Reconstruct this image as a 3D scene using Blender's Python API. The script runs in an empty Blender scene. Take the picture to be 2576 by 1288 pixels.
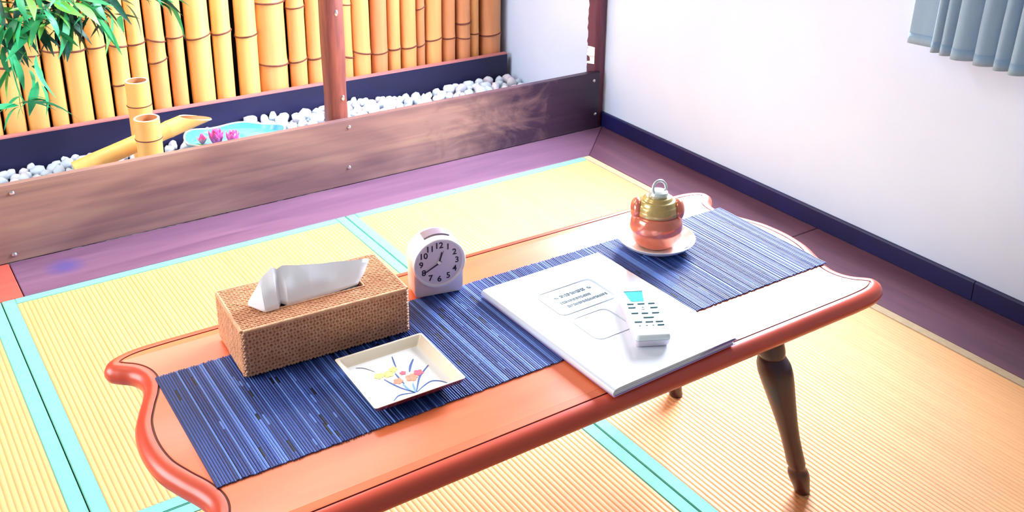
import bpy, bmesh, math, random
from mathutils import Vector, Matrix, noise

random.seed(7)
scene = bpy.context.scene
COL = scene.collection
PI = math.pi

# ------------------------------------------------------------------ camera
cam_data = bpy.data.cameras.new('camera')
cam = bpy.data.objects.new('camera', cam_data)
COL.objects.link(cam)
R0 = Vector((0.80674059, -0.5901983, 0.02890649))
R1 = Vector((-0.19217204, -0.30831058, -0.93167295))
R2 = Vector((0.55878397, 0.74606337, -0.36214627))
m = Matrix((R0, -R1, -R2)).transposed().to_4x4()
m.translation = Vector((-1.9643, -2.4572, 1.2517))
cam.matrix_world = m
cam_data.sensor_width = 36.0
cam_data.lens = 36.0 * 2552.97 / 2576.0
cam_data.shift_x = (1288.0 - 1407.91) / 2576.0
cam_data.shift_y = (367.53 - 644.0) / 2576.0
cam_data.clip_start = 0.02
scene.camera = cam

# ------------------------------------------------------------------ light
def srgb(r, g, b):
    def f(c):
        c /= 255.0
        return c / 12.92 if c <= 0.04045 else ((c + 0.055) / 1.055) ** 2.4
    return (f(r), f(g), f(b), 1.0)

WORLD_STRENGTH = 0.24
WINDOW_STRENGTH = 88.0
world = bpy.data.worlds.new('world')
scene.world = world
world.use_nodes = True
bg = world.node_tree.nodes['Background']
bg.inputs[0].default_value = (0.86, 0.93, 1.0, 1)
bg.inputs[1].default_value = WORLD_STRENGTH

def area_light(name, loc, target, sx, sy, power, color):
    d = bpy.data.lights.new(name, 'AREA')
    d.shape = 'RECTANGLE'; d.size = sx; d.size_y = sy
    d.energy = power; d.color = color
    o = bpy.data.objects.new(name, d)
    COL.objects.link(o)
    o.location = loc
    o.rotation_euler = (Vector(target) - Vector(loc)).to_track_quat('-Z', 'Y').to_euler()
    return o
# added fill with no fixture: warm from overhead, neutral down into the alcove
area_light('overhead_fill_light', (-2.0, -0.55, 2.35), (-1.7, -0.5, 0), 0.7, 0.7, 7, (1.0, 0.84, 0.64))
area_light('alcove_fill_light', (-1.35, 0.46, 1.75), (-1.2, 0.70, 0.0), 1.4, 0.3, 23, (1.0, 0.96, 0.92))
# added fill from the left, no window stands behind it
area_light('left_fill_light', (-3.5, -0.25, 1.35), (0.2, -0.7, 0.5), 1.5, 1.2, 49, (0.98, 0.97, 1.0))

vs = scene.view_settings
vs.view_transform = 'Standard'
vs.look = 'None'
vs.exposure = 0.42
vs.gamma = 1.0
vs.use_curve_mapping = False

# ------------------------------------------------------------------ materials
MATS = {}
def mat(name, col, rough=0.5, metal=0.0, var=None, vscale=(8, 8, 8), vamt=0.5, detail=4.0,
        bump=0.0, bscale=(60, 60, 60), coat=0.0, spec=0.5, emis=None, estr=0.0, wave=None, trans=0.0,
        rvar=0.0, sheen=0.0, crough=0.08):
    if name in MATS:
        return MATS[name]
    M = bpy.data.materials.new(name); M.use_nodes = True
    nt = M.node_tree; N = nt.nodes; L = nt.links
    b = N['Principled BSDF']
    b.inputs['Base Color'].default_value = srgb(*col)
    b.inputs['Roughness'].default_value = rough
    b.inputs['Metallic'].default_value = metal
    b.inputs['Specular IOR Level'].default_value = spec
    b.inputs['Coat Weight'].default_value = coat
    b.inputs['Coat Roughness'].default_value = crough
    b.inputs['Transmission Weight'].default_value = trans
    b.inputs['Sheen Weight'].default_value = sheen
    tc = N.new('ShaderNodeTexCoord')
    if var is not None:
        mp = N.new('ShaderNodeMapping'); mp.inputs['Scale'].default_value = vscale
        nz = N.new('ShaderNodeTexNoise'); nz.inputs['Scale'].default_value = 1.0
        nz.inputs['Detail'].default_value = detail; nz.inputs['Roughness'].default_value = 0.6
        nz.inputs['Distortion'].default_value = 0.6
        cr = N.new('ShaderNodeValToRGB')
        cr.color_ramp.elements[0].position = 0.5 - vamt * 0.5
        cr.color_ramp.elements[1].position = 0.5 + vamt * 0.5
        cr.color_ramp.elements[0].color = srgb(*var)
        cr.color_ramp.elements[1].color = srgb(*col)
        L.new(tc.outputs['Object'], mp.inputs['Vector']); L.new(mp.outputs[0], nz.inputs['Vector'])
        L.new(nz.outputs['Fac'], cr.inputs[0]); L.new(cr.outputs[0], b.inputs['Base Color'])
        if rvar:
            mr = N.new('ShaderNodeMapRange')
            mr.inputs[3].default_value = rough; mr.inputs[4].default_value = rough + rvar
            L.new(nz.outputs['Fac'], mr.inputs[0]); L.new(mr.outputs[0], b.inputs['Roughness'])
    if bump:
        mp2 = N.new('ShaderNodeMapping'); mp2.inputs['Scale'].default_value = bscale
        n2 = N.new('ShaderNodeTexNoise'); n2.inputs['Scale'].default_value = 1.0; n2.inputs['Detail'].default_value = 3.0
        bp = N.new('ShaderNodeBump'); bp.inputs['Strength'].default_value = bump; bp.inputs['Distance'].default_value = 0.002
        L.new(tc.outputs['Object'], mp2.inputs['Vector']); L.new(mp2.outputs[0], n2.inputs['Vector'])
        L.new(n2.outputs['Fac'], bp.inputs['Height']); L.new(bp.outputs[0], b.inputs['Normal'])
    if emis:
        b.inputs['Emission Color'].default_value = srgb(*emis)
        b.inputs['Emission Strength'].default_value = estr
    MATS[name] = M
    return M

mat('wall_plaster', (204, 222, 250), 0.9, var=(198, 216, 246), vscale=(3, 3, 3), bump=0.15, bscale=(90, 90, 90))
mat('alcove_back', (38, 22, 22), 0.9, var=(24, 14, 18), vscale=(6, 6, 6))
mat('baseboard_blue', (24, 24, 92), 0.45, var=(14, 14, 60), vscale=(2, 6, 6))
mat('plank', (122, 84, 108), 0.45, var=(92, 60, 88), vscale=(2.0, 22, 10), vamt=0.5, bump=0.12, bscale=(8, 160, 60), rvar=0.15)
mat('plank_side', (112, 70, 88), 0.36, var=(80, 48, 70), vscale=(22, 2.0, 10), vamt=0.5, bump=0.12, bscale=(160, 8, 60), rvar=0.15)
mat('plank_red', (196, 92, 76), 0.42, var=(168, 70, 62), vscale=(3, 24, 10), bump=0.1, bscale=(8, 160, 60))
def panel_material():
    M = mat('panel_wood2', (168, 126, 112), 0.4)
    nt = M.node_tree; N = nt.nodes; L = nt.links; bs = N['Principled BSDF']
    tc = N.new('ShaderNodeTexCoord')
    def nz(sc, off, det, dist):
        mp = N.new('ShaderNodeMapping'); mp.inputs['Scale'].default_value = sc; mp.inputs['Location'].default_value = off
        n = N.new('ShaderNodeTexNoise'); n.inputs['Scale'].default_value = 1; n.inputs['Detail'].default_value = det; n.inputs['Distortion'].default_value = dist; n.inputs['Roughness'].default_value = .62
        L.new(tc.outputs['Object'], mp.inputs['Vector']); L.new(mp.outputs[0], n.inputs['Vector']); return n
    def ramp(fac, stops):
        r = N.new('ShaderNodeValToRGB'); e = r.color_ramp.elements
        e[0].position, e[0].color = stops[0][0], srgb(*stops[0][1]); e[1].position, e[1].color = stops[-1][0], srgb(*stops[-1][1])
        for p, c in stops[1:-1]:
            q = e.new(p); q.color = srgb(*c)
        L.new(fac, r.inputs[0]); return r
    grain = nz((1.3, 6, 26), (3.1, 0, .4), 8, .8)
    stain = nz((1.15, 2, 3.2), (5.3, 1.0, 2.0), 3, 1.0)
    r1 = ramp(grain.outputs['Fac'], [(.24, (112, 88, 88)), (.46, (138, 106, 100)), (.58, (150, 116, 106)), (.76, (152, 130, 106))])
    r2 = ramp(stain.outputs['Fac'], [(.40, (204, 196, 216)), (.56, (255, 255, 255))])
    mx = N.new('ShaderNodeMix'); mx.data_type = 'RGBA'; mx.blend_type = 'MULTIPLY'; mx.inputs[0].default_value = 1.0
    L.new(r1.outputs[0], mx.inputs[6]); L.new(r2.outputs[0], mx.inputs[7])
    # darker and bluer towards the right end of the board, with a ragged edge
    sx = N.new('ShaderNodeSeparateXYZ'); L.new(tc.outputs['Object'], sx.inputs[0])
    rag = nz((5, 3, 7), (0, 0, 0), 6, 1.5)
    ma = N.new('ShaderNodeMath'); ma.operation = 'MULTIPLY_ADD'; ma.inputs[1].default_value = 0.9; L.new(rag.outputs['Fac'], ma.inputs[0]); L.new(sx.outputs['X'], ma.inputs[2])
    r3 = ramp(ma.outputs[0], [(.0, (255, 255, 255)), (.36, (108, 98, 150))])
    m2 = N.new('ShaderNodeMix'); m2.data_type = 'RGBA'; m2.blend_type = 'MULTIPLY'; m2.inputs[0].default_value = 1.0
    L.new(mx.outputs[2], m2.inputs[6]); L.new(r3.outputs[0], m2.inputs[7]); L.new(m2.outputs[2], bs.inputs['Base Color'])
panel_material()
def plank_stain():      # a round blue spill mark on the back floorboard
    M = MATS['plank']; nt = M.node_tree; N = nt.nodes; L = nt.links; bs = N['Principled BSDF']
    src = bs.inputs['Base Color'].links[0].from_socket
    tc = N.new('ShaderNodeTexCoord')
    vd = N.new('ShaderNodeVectorMath'); vd.operation = 'DISTANCE'; vd.inputs[1].default_value = (-1.597, 0.108, 0.0)
    L.new(tc.outputs['Object'], vd.inputs[0])
    mr = N.new('ShaderNodeMapRange'); mr.inputs[1].default_value = 0.012; mr.inputs[2].default_value = 0.055; mr.inputs[3].default_value = 0.75; mr.inputs[4].default_value = 0.0
    L.new(vd.outputs['Value'], mr.inputs[0])
    mx = N.new('ShaderNodeMix'); mx.data_type = 'RGBA'; L.new(mr.outputs[0], mx.inputs[0]); L.new(src, mx.inputs[6]); mx.inputs[7].default_value = srgb(66, 58, 124)
    L.new(mx.outputs[2], bs.inputs['Base Color'])
plank_stain()
mat('board_navy', (30, 28, 74), 0.5, var=(18, 18, 52), vscale=(3, 8, 8))
mat('board_edge', (190, 120, 122), 0.6)
mat('post_wood', (142, 72, 58), 0.5, var=(88, 40, 40), vscale=(45, 45, 5), vamt=0.5, detail=6, bump=0.4, bscale=(120, 120, 10))
mat('post_wood_dark', (112, 52, 70), 0.5, var=(66, 30, 56), vscale=(45, 45, 4), vamt=0.5, bump=0.3, bscale=(120, 120, 10))
mat('chipped_plaster', (232, 236, 240), 0.9, bump=0.3)
mat('knot', (58, 24, 30), 0.6)
mat('steel', (205, 200, 205), 0.25, metal=0.9)
mat('tatami_straw', (230, 174, 114), 0.52, var=(218, 156, 98), vscale=(60, 3, 10), vamt=0.6, bump=0.25, bscale=(30, 900, 30), spec=0.5)
mat('tatami_core', (150, 112, 66), 0.9)
mat('tan_cloth', (186, 164, 130), 0.7, var=(172, 150, 118), vscale=(60, 60, 60))
mat('mint_cloth', (116, 194, 172), 0.75, var=(106, 184, 164), vscale=(60, 60, 60), bump=0.2, bscale=(500, 500, 500))
BAM = [mat('bamboo_a', (246, 196, 120), 0.42, var=(236, 172, 96), vscale=(26, 26, 2.2), vamt=0.7, bump=0.06, bscale=(200, 200, 8)),
       mat('bamboo_b', (240, 180, 112), 0.42, var=(222, 146, 86), vscale=(22, 22, 2.5), vamt=0.7, bump=0.06, bscale=(200, 200, 8)),
       mat('bamboo_c', (228, 160, 106), 0.45, var=(198, 122, 80), vscale=(24, 24, 3), vamt=0.7, bump=0.06, bscale=(200, 200, 8))]
mat('bamboo_node', (128, 66, 46), 0.6, var=(96, 44, 36), vscale=(60, 60, 60))
mat('bamboo_pale', (250, 200, 118), 0.42, var=(238, 172, 92), vscale=(20, 20, 4), vamt=0.7)
mat('bamboo_rim', (255, 236, 196), 0.6)
mat('bamboo_inside', (196, 132, 84), 0.7)
PEB = [mat('pebble_a', (210, 224, 236), 0.6, var=(184, 202, 222), vscale=(40, 40, 40), bump=0.2, bscale=(200, 200, 200)),
       mat('pebble_b', (218, 228, 236), 0.6, var=(194, 206, 224), vscale=(40, 40, 40), bump=0.2, bscale=(200, 200, 200)),
       mat('pebble_c', (220, 216, 226), 0.6, var=(198, 198, 216), vscale=(40, 40, 40), bump=0.2, bscale=(200, 200, 200))]
mat('soil', (150, 150, 160), 0.95)
mat('bowl_glaze', (110, 206, 236), 0.18, var=(70, 160, 226), vscale=(7, 7, 7), vamt=0.5, coat=0.6)
mat('bowl_rim', (206, 240, 240), 0.25, coat=0.5)
mat('water', (120, 226, 236), 0.06, var=(74, 176, 232), vscale=(14, 14, 14), bump=0.15, bscale=(40, 40, 40))
mat('petal_pink', (236, 70, 176), 0.5, var=(246, 150, 206), vscale=(60, 60, 60))
mat('petal_pale', (248, 176, 206), 0.5)
LEAF = [mat('leaf_mint', (64, 190, 130), 0.4, var=(40, 160, 100), vscale=(30, 30, 30)),
        mat('leaf_green', (38, 150, 84), 0.42, var=(26, 118, 72), vscale=(30, 30, 30)),
        mat('leaf_dark', (20, 88, 66), 0.45, var=(14, 62, 56), vscale=(30, 30, 30)),
        mat('leaf_lime', (120, 206, 92), 0.4)]
mat('lacquer', (240, 124, 74), 0.34, var=(230, 106, 64), vscale=(4, 26, 8), vamt=0.6, coat=0.22, crough=0.2, rvar=0.08, spec=0.5)
mat('lacquer_groove', (120, 34, 34), 0.5)
mat('lacquer_rim', (228, 92, 62), 0.32, var=(210, 76, 56), vscale=(6, 6, 6), coat=0.15, crough=0.25, spec=0.45)
mat('leg_wood', (66, 24, 38), 0.4, var=(54, 18, 32), vscale=(40, 40, 5), coat=0.25)
mat('runner_blue', (56, 84, 160), 0.55, var=(46, 70, 142), vscale=(180, 6, 6), vamt=0.4, spec=0.45)
mat('runner_light', (92, 128, 206), 0.5, spec=0.45)
mat('runner_deep', (36, 54, 122), 0.55, spec=0.45)
mat('runner_black', (10, 14, 40), 0.5)
mat('rattan', (240, 188, 146), 0.5, var=(204, 132, 92), vscale=(70, 70, 70), vamt=0.7)
mat('rattan_under', (168, 106, 76), 0.8)
mat('slot_dark', (40, 22, 18), 0.9)
mat('tissue_paper', (250, 248, 252), 0.85, bump=0.1, bscale=(80, 80, 80))
mat('clock_case', (250, 230, 224), 0.35, coat=0.2)
mat('clock_bezel', (248, 236, 238), 0.25, coat=0.4)
mat('clock_face', (236, 214, 224), 0.4)
mat('clock_black', (34, 16, 28), 0.5)
mat('clock_grey', (150, 130, 146), 0.4)
mat('glaze_cream', (250, 236, 214), 0.2, var=(246, 224, 196), vscale=(20, 20, 20), coat=0.5)
mat('glaze_white', (250, 246, 240), 0.18, coat=0.5)
mat('glaze_brown', (140, 60, 52), 0.25, var=(96, 36, 44), vscale=(30, 30, 30), coat=0.4)
mat('paint_blue', (62, 92, 150), 0.35)
mat('paint_sky', (104, 156, 220), 0.35)
mat('paint_slate', (92, 104, 130), 0.35)
mat('paint_yellow', (226, 226, 84), 0.35, var=(236, 236, 150), vscale=(200, 200, 200))
mat('paint_coral', (240, 118, 92), 0.35, var=(246, 160, 130), vscale=(160, 160, 160))
mat('paint_rose', (222, 96, 116), 0.35)
mat('paper', (246, 246, 250), 0.6)
mat('clear_cover', (226, 232, 242), 0.12, coat=0.8, spec=0.6)
mat('cover_lilac', (186, 150, 206), 0.3)
mat('ink_grey', (110, 130, 136), 0.6)
mat('ink_pale', (176, 190, 200), 0.6)
mat('remote_white', (232, 240, 240), 0.35, coat=0.2)
mat('remote_side', (236, 226, 240), 0.4)
mat('lcd_cyan', (50, 176, 182), 0.7, spec=0.1)
mat('lcd_edge', (40, 100, 106), 0.4)
mat('button_grey', (64, 106, 112), 0.7, spec=0.1)
mat('copper', (234, 140, 112), 0.16, metal=0.35, var=(224, 118, 94), vscale=(16, 16, 16), coat=0.5)
mat('lid_gold', (196, 180, 106), 0.26, metal=0.35, var=(186, 150, 94), vscale=(16, 16, 16), coat=0.5)
mat('lid_knob', (214, 222, 216), 0.2, metal=0.4, coat=0.5)
mat('curtain_cloth', (150, 180, 202), 0.85, var=(134, 164, 194), vscale=(30, 30, 5), bump=0.25, bscale=(500, 500, 500), sheen=0.2)
mat('window_frame', (120, 92, 84), 0.5)
mat('window_glow', (235, 242, 255), 0.6, emis=(226, 238, 255), estr=WINDOW_STRENGTH)

# ------------------------------------------------------------------ helpers
def link(o, parent=None):
    COL.objects.link(o)
    if parent is not None:
        o.parent = parent
    return o

def mesh(name, verts, faces, mats, smooth=None, midx=None):
    me = bpy.data.meshes.new(name)
    me.from_pydata([tuple(v) for v in verts], [], faces)
    if not isinstance(mats, (list, tuple)):
        mats = [mats]
    for k in mats:
        me.materials.append(MATS[k] if isinstance(k, str) else k)
    if midx:
        for p, i in zip(me.polygons, midx):
            p.material_index = i
    if smooth is not None:
        me.shade_smooth()
        me.set_sharp_from_angle(angle=math.radians(smooth))
    me.update()
    return me

def obj(name, me, parent=None, loc=None, rot=None):
    o = bpy.data.objects.new(name, me)
    link(o, parent)
    if loc is not None: o.location = loc
    if rot is not None: o.rotation_euler = rot
    return o

def tag(o, label=None, cat=None, group=None, kind=None):
    if label: o['label'] = label
    if cat: o['category'] = cat
    if group: o['group'] = group
    if kind: o['kind'] = kind
    return o

def thing(name, label, cat, loc=(0, 0, 0), rz=0.0, group=None):
    o = bpy.data.objects.new(name, None)
    link(o)
    o.empty_display_size = 0.05
    o.location = loc; o.rotation_euler = (0, 0, rz)
    return tag(o, label, cat, group)

class MB:
    def __init__(s): s.v = []; s.f = []; s.m = []
    def add(s, verts, faces, mi=0):
        k = len(s.v); s.v += [Vector(v) for v in verts]
        s.f += [tuple(i + k for i in f) for f in faces]; s.m += [mi] * len(faces)
    def box(s, x0, x1, y0, y1, z0, z1, mi=0):
        s.add([(x0, y0, z0), (x1, y0, z0), (x1, y1, z0), (x0, y1, z0), (x0, y0, z1), (x1, y0, z1), (x1, y1, z1), (x0, y1, z1)],
              [(0, 3, 2, 1), (4, 5, 6, 7), (0, 1, 5, 4), (1, 2, 6, 5), (2, 3, 7, 6), (3, 0, 4, 7)], mi)
    def prism(s, poly, z0, z1, mi=0):
        n = len(poly)
        v = [(x, y, z0) for x, y in poly] + [(x, y, z1) for x, y in poly]
        f = [tuple(range(n - 1, -1, -1)), tuple(range(n, 2 * n))]
        f += [(i, (i + 1) % n, (i + 1) % n + n, i + n) for i in range(n)]
        s.add(v, f, mi)
    def rings(s, rs, cap0=True, cap1=True, mi=0):
        n = len(rs[0]); k = []
        v = [p for r in rs for p in r]; f = []
        for a in range(len(rs) - 1):
            for i in range(n):
                j = (i + 1) % n
                f.append((a * n + i, a * n + j, (a + 1) * n + j, (a + 1) * n + i))
        if cap0: f.append(tuple(range(n - 1, -1, -1)))
        if cap1: f.append(tuple(range((len(rs) - 1) * n, len(rs) * n)))
        s.add(v, f, mi)
    def lathe(s, prof, n=32, c=(0, 0, 0), cap0=True, cap1=True, mi=0, M=None):
        rs = []
        for r, z in prof:
            ring = []
            for i in range(n):
                a = 2 * PI * i / n
                p = Vector((c[0] + r * math.cos(a), c[1] + r * math.sin(a), c[2] + z))
                ring.append(M @ p if M else p)
            rs.append(ring)
        s.rings(rs, cap0, cap1, mi)
    def tube(s, pts, r, n=8, mi=0, closed=False):
        pts = [Vector(p) for p in pts]; rs = []
        up = Vector((0, 0, 1)); N = len(pts)
        prev = None
        for i, p in enumerate(pts):
            if closed: d = pts[(i + 1) % N] - pts[i - 1]
            else: d = pts[min(i + 1, N - 1)] - pts[max(i - 1, 0)]
            d.normalize()
            if prev is None:
                x = d.cross(up)
                if x.length < 0.1: x = d.cross(Vector((1, 0, 0)))
            else:
                x = prev - d * prev.dot(d)
            x.normalize(); prev = x; y = d.cross(x)
            rr = r[i] if isinstance(r, (list, tuple)) else r
            rs.append([p + x * rr * math.cos(2 * PI * k / n) + y * rr * math.sin(2 * PI * k / n) for k in range(n)])
        if closed:
            rs.append(rs[0]); s.rings(rs, False, False, mi)
        else: s.rings(rs, True, True, mi)
    def me(s, name, mats, smooth=None): return mesh(name, s.v, s.f, mats, smooth, s.m)

def rbox(name, sx, sy, sz, r, mats, seg=3, base=True, smooth=40):
    bm = bmesh.new(); bmesh.ops.create_cube(bm, size=1.0)
    for v in bm.verts:
        v.co.x *= sx; v.co.y *= sy; v.co.z *= sz
        if base: v.co.z += sz / 2
    bmesh.ops.bevel(bm, geom=bm.edges[:], offset=r, segments=seg, affect='EDGES', profile=0.5)
    me = bpy.data.meshes.new(name); bm.to_mesh(me); bm.free()
    me.materials.append(MATS[mats]); me.shade_smooth(); me.set_sharp_from_angle(angle=math.radians(smooth))
    return me

def catmull(pts, k=6, closed=False):
    out = []; n = len(pts)
    rng = range(n) if closed else range(n - 1)
    for i in rng:
        g = (lambda j: pts[j % n]) if closed else (lambda j: pts[min(max(j, 0), n - 1)])
        p0, p1, p2, p3 = [Vector(g(i + d)) for d in (-1, 0, 1, 2)]
        for s in range(k):
            t = s / k
            out.append(0.5 * ((2 * p1) + (p2 - p0) * t + (2 * p0 - 5 * p1 + 4 * p2 - p3) * t * t + (3 * p1 - p0 - 3 * p2 + p3) * t ** 3))
    if not closed: out.append(Vector(pts[-1]))
    return out

# ------------------------------------------------------------------ setting
WX = 0.225            # right wall plane
b = MB(); b.box(-2.9, 0.4, -3.2, 1.0, -0.12, -0.06)
floor = tag(obj('floor', b.me('floor', 'soil')), kind='structure')
# floorboards round the mats (parts of the floor)
G = 0.0012
def board(poly, mname):
    q = MB(); q.prism(poly, -0.055, 0.0)
    bm = bmesh.new(); me = q.me('floorboard', mname); bm.from_mesh(me)
    top = [e for e in bm.edges if all(v.co.z > -0.01 for v in e.verts)]
    bmesh.ops.bevel(bm, geom=top, offset=0.0015, segments=1, affect='EDGES')
    bm.to_mesh(me); bm.free()
    return obj('floorboard', me, floor)
board([(-1.71 + G, 0.002), (0.0, 0.002), (WX - 0.012, 0.2), (-1.71 + G, 0.2)], 'plank')
board([(-2.85, 0.002), (-1.71 - G, 0.002), (-1.71 - G, 0.2), (-2.85, 0.2)], 'plank_red')
board([(0.002, 0.002 - 0.001), (0.002, -0.794 + G), (WX - 0.012, -0.794 + G), (WX - 0.012, 0.198)], 'plank_side')
board([(0.002, -3.1), (WX - 0.012, -3.1), (WX - 0.012, -0.794 - G), (0.002, -0.794 - G)], 'plank_side')

# right wall with a window opening above the picture
WY0, WY1, WZ0, WZ1 = -1.00, 0.16, 0.78, 1.34
b = MB()
b.box(WX, WX + 0.10, -3.2, 1.0, -0.06, WZ0)
b.box(WX, WX + 0.10, -3.2, 1.0, WZ1, 2.5)
b.box(WX, WX + 0.10, -3.2, WY0, WZ0, WZ1)
b.box(WX, WX + 0.10, WY1, 1.0, WZ0, WZ1)
tag(obj('wall_right', b.me('wall_right', 'wall_plaster')), kind='structure')
w = bpy.data.objects.new('window_1', None); link(w); tag(w, kind='structure')
b = MB()
for y in (WY0, (WY0 + WY1) / 2 - 0.02, WY1 - 0.04): b.box(WX + 0.02, WX + 0.06, y, y + 0.04, WZ0, WZ1)
b.box(WX + 0.02, WX + 0.06, WY0, WY1, WZ0, WZ0 + 0.04); b.box(WX + 0.02, WX + 0.06, WY0, WY1, WZ1 - 0.04, WZ1)
obj('window_frame', b.me('window_frame', 'window_frame'), w)
for y0, y1 in ((WY0 + 0.04, (WY0 + WY1) / 2 - 0.02), ((WY0 + WY1) / 2 + 0.02, WY1 - 0.04)):
    b = MB(); b.box(WX + 0.045, WX + 0.05, y0, y1, WZ0 + 0.04, WZ1 - 0.04)
    obj('window_pane', b.me('window_pane', 'window_glow'), w)
b = MB(); b.box(-2.9, WX, 0.94, 0.98, -0.06, 2.5)
tag(obj('wall_back', b.me('wall_back', 'alcove_back')), kind='structure')
# baseboard, two lengths
bb = bpy.data.objects.new('baseboard_right', None); link(bb); tag(bb, kind='structure')
for y0, y1 in ((-3.2, -1.2885), (-1.2865, 0.21)):
    b = MB(); b.prism([(WX - 0.012, 0), (WX, 0), (WX, 0.052), (WX - 0.009, 0.052), (WX - 0.012, 0.049)], 0, 1)
    v = [(p.x, y0 + (y1 - y0) * p.z, p.y) for p in b.v]
    obj('baseboard_length', mesh('baseboard_length', v, b.f, 'baseboard_blue'), bb)

# ------------------------------------------------------------------ tatami mats
HER = 0.028
def tatami(x0, x1, y0, y1, label):
    t = thing('tatami_mat', label, 'tatami mat', ((x0 + x1) / 2, (y0 + y1) / 2, -0.055), 0, 'half tatami mats on the floor')
    hx = (x1 - x0) / 2 - 0.0012; hy = (y1 - y0) / 2 - 0.0012
    b = MB(); b.box(-hx, hx, -hy, hy, 0, 0.049)
    obj('mat_core', b.me('mat_core', 'tatami_core'), t)
    # ribbed straw cover
    ix = hx - HER; iy = hy - HER
    n = int(round(2 * ix / 0.0105)); P = 6
    prof = [0.0, 0.78, 0.97, 1.0, 0.97, 0.78]
    xs = []; zs = []
    for i in range(n * P + 1):
        xs.append(-ix + 2 * ix * i / (n * P)); zs.append(0.0535 + 0.0015 * prof[i % P])
    V = []; F = []
    Y = [-iy, -iy / 3, iy / 3, iy]
    for x, z in zip(xs, zs):
        for y in Y: V.append((x, y, z))
    for i in range(len(xs) - 1):
        for k in range(3):
            a = i * 4 + k
            F.append((a, a + 4, a + 5, a + 1))
    obj('straw_cover', mesh('straw_cover', V, F, 'tatami_straw', 60), t)
    for s in (-1, 1):
        for ax in 'xy':
            b = MB()
            if ax == 'x':
                a0, a1 = sorted((s * hx, s * (hx - HER)))
                b.box(a0, a1, -hy, hy, 0.049, 0.0556)
            else:
                a0, a1 = sorted((s * hy, s * (hy - HER)))
                b.box(-hx + HER, hx - HER, a0, a1, 0.049, 0.0556)
            bm = bmesh.new(); me = b.me('border', 'tan_cloth' if (ax == 'x' and s == 1 and x1 == 0.0) else 'mint_cloth'); bm.from_mesh(me)
            bmesh.ops.bevel(bm, geom=[e for e in bm.edges if all(v.co.z > 0.055 for v in e.verts)], offset=0.0015, segments=2, affect='EDGES')
            bm.to_mesh(me); bm.free()
            obj('border', me, t)
    return t
XS = [-2.64, -1.76, -0.88, 0.0]
YS = [0.0, -0.932, -1.864, -2.796]
names = [['strip of tatami mat showing at the left picture edge', 'sunlit tatami mat behind the tissue box, left of the clock', 'tatami mat in the far corner behind the clock and lidded pot'],
         [None, 'tatami mat under the front of the table, left of the middle seam', 'tatami mat under the turned table leg at the right'],
         [None, None, 'tatami mat at the very bottom right corner']]
for j in range(3):
    for i in range(3):
        if names[j][i]:
            tatami(XS[i], XS[i + 1], YS[j + 1], YS[j], names[j][i])

# ------------------------------------------------------------------ planter boards and posts
t = thing('planter_front_board', 'long brown stained board along the front of the pebble bed', 'board', (0, 0.2, 0))
b = MB(); b.box(-2.85, 0.196, 0, 0.026, 0, 0.208)
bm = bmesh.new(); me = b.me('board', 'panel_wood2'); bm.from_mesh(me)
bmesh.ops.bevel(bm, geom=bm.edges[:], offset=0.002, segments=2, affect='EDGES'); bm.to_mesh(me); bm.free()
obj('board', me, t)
b = MB(); b.lathe([(0.0062, 0), (0.0058, 0.002), (0.003, 0.0042), (0.0008, 0.0046)], 14)
bolt = mesh('bolt', [(p.x, -p.z, p.y) for p in b.v], b.f, 'steel', 40)
for x, z in ((-1.675, 0.187), (-1.694, 0.021), (-0.764, 0.186), (-0.77, 0.057), (0.167, 0.179), (0.179, 0.053)):
    obj('bolt', bolt, t, (x, 0, z))

def post(name, label, x0, x1, y0, y1, z0, z1, m, knots):
    t = thing(name, label, 'post', ((x0 + x1) / 2, (y0 + y1) / 2, z0))
    hx = (x1 - x0) / 2; hy = (y1 - y0) / 2; rs = []
    n = 40
    for k in range(n + 1):
        z = (z1 - z0) * k / n
        dx = 0.0025 * noise.noise(Vector((z * 9, x0 * 7, 1))); dy = 0.002 * noise.noise(Vector((z * 8, x0 * 7, 5)))
        c = 0.006
        rs.append([(px + dx * sx, py + dy * sy, z) for px, py, sx, sy in
                   ((-hx + c, -hy, -1, -1), (hx - c, -hy, 1, -1), (hx, -hy + c, 1, -1), (hx, hy - c, 1, 1), (hx - c, hy, 1, 1), (-hx + c, hy, -1, 1), (-hx, hy - c, -1, 1), (-hx, -hy + c, -1, -1))])
    b = MB(); b.rings(rs); obj('timber', b.me('timber', m, 50), t)
    for kx, kz in knots:
        b = MB(); b.lathe([(0.007, 0), (0.0055, 0.001), (0.001, 0.0014)], 12)
        obj('screw', mesh('screw', [(p.x * 0.8 + kx, -hy - 0.0008 - p.z, p.y * 1.3 + kz) for p in b.v], b.f, 'steel', 60), t)
    return t
post('wooden_post', 'rough red-brown wooden post standing mid-way along the pebble bed', -0.806, -0.750, 0.228, 0.284, 0.0, 2.2, 'post_wood', [(0.004, 0.53), (0.012, 0.27)])
pr = post('wooden_post', 'dark purple-brown corner post against the white right wall', 0.176, 0.2235, 0.212, 0.26, 0.0, 2.2, 'post_wood_dark', [])
b = MB()
random.seed(3)
rs = []
for k in range(36):
    z = 0.20 + k * 0.016
    w_ = 0.003 + 0.007 * random.random()
    rs.append([(-0.0235 - w_, 0.004, z), (-0.0235, -0.012, z), (-0.0235, 0.012, z), (-0.0235 - w_, 0.012, z)])
b.rings(rs); obj('ragged_edge', b.me('ragged_edge', 'post_wood_dark', 30), pr)
b = MB(); rs = []
for k in range(9):
    z = 0.235 + k * 0.0075
    w_ = 0.003 + 0.011 * random.random()
    rs.append([(-0.0235 - w_, -0.004, z), (-0.0235, -0.022, z), (-0.0235, 0.004, z), (-0.0235 - w_, 0.008, z)])
b.rings(rs); obj('flaking_plaster', b.me('flaking_plaster', 'chipped_plaster', 30), pr)

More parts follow.
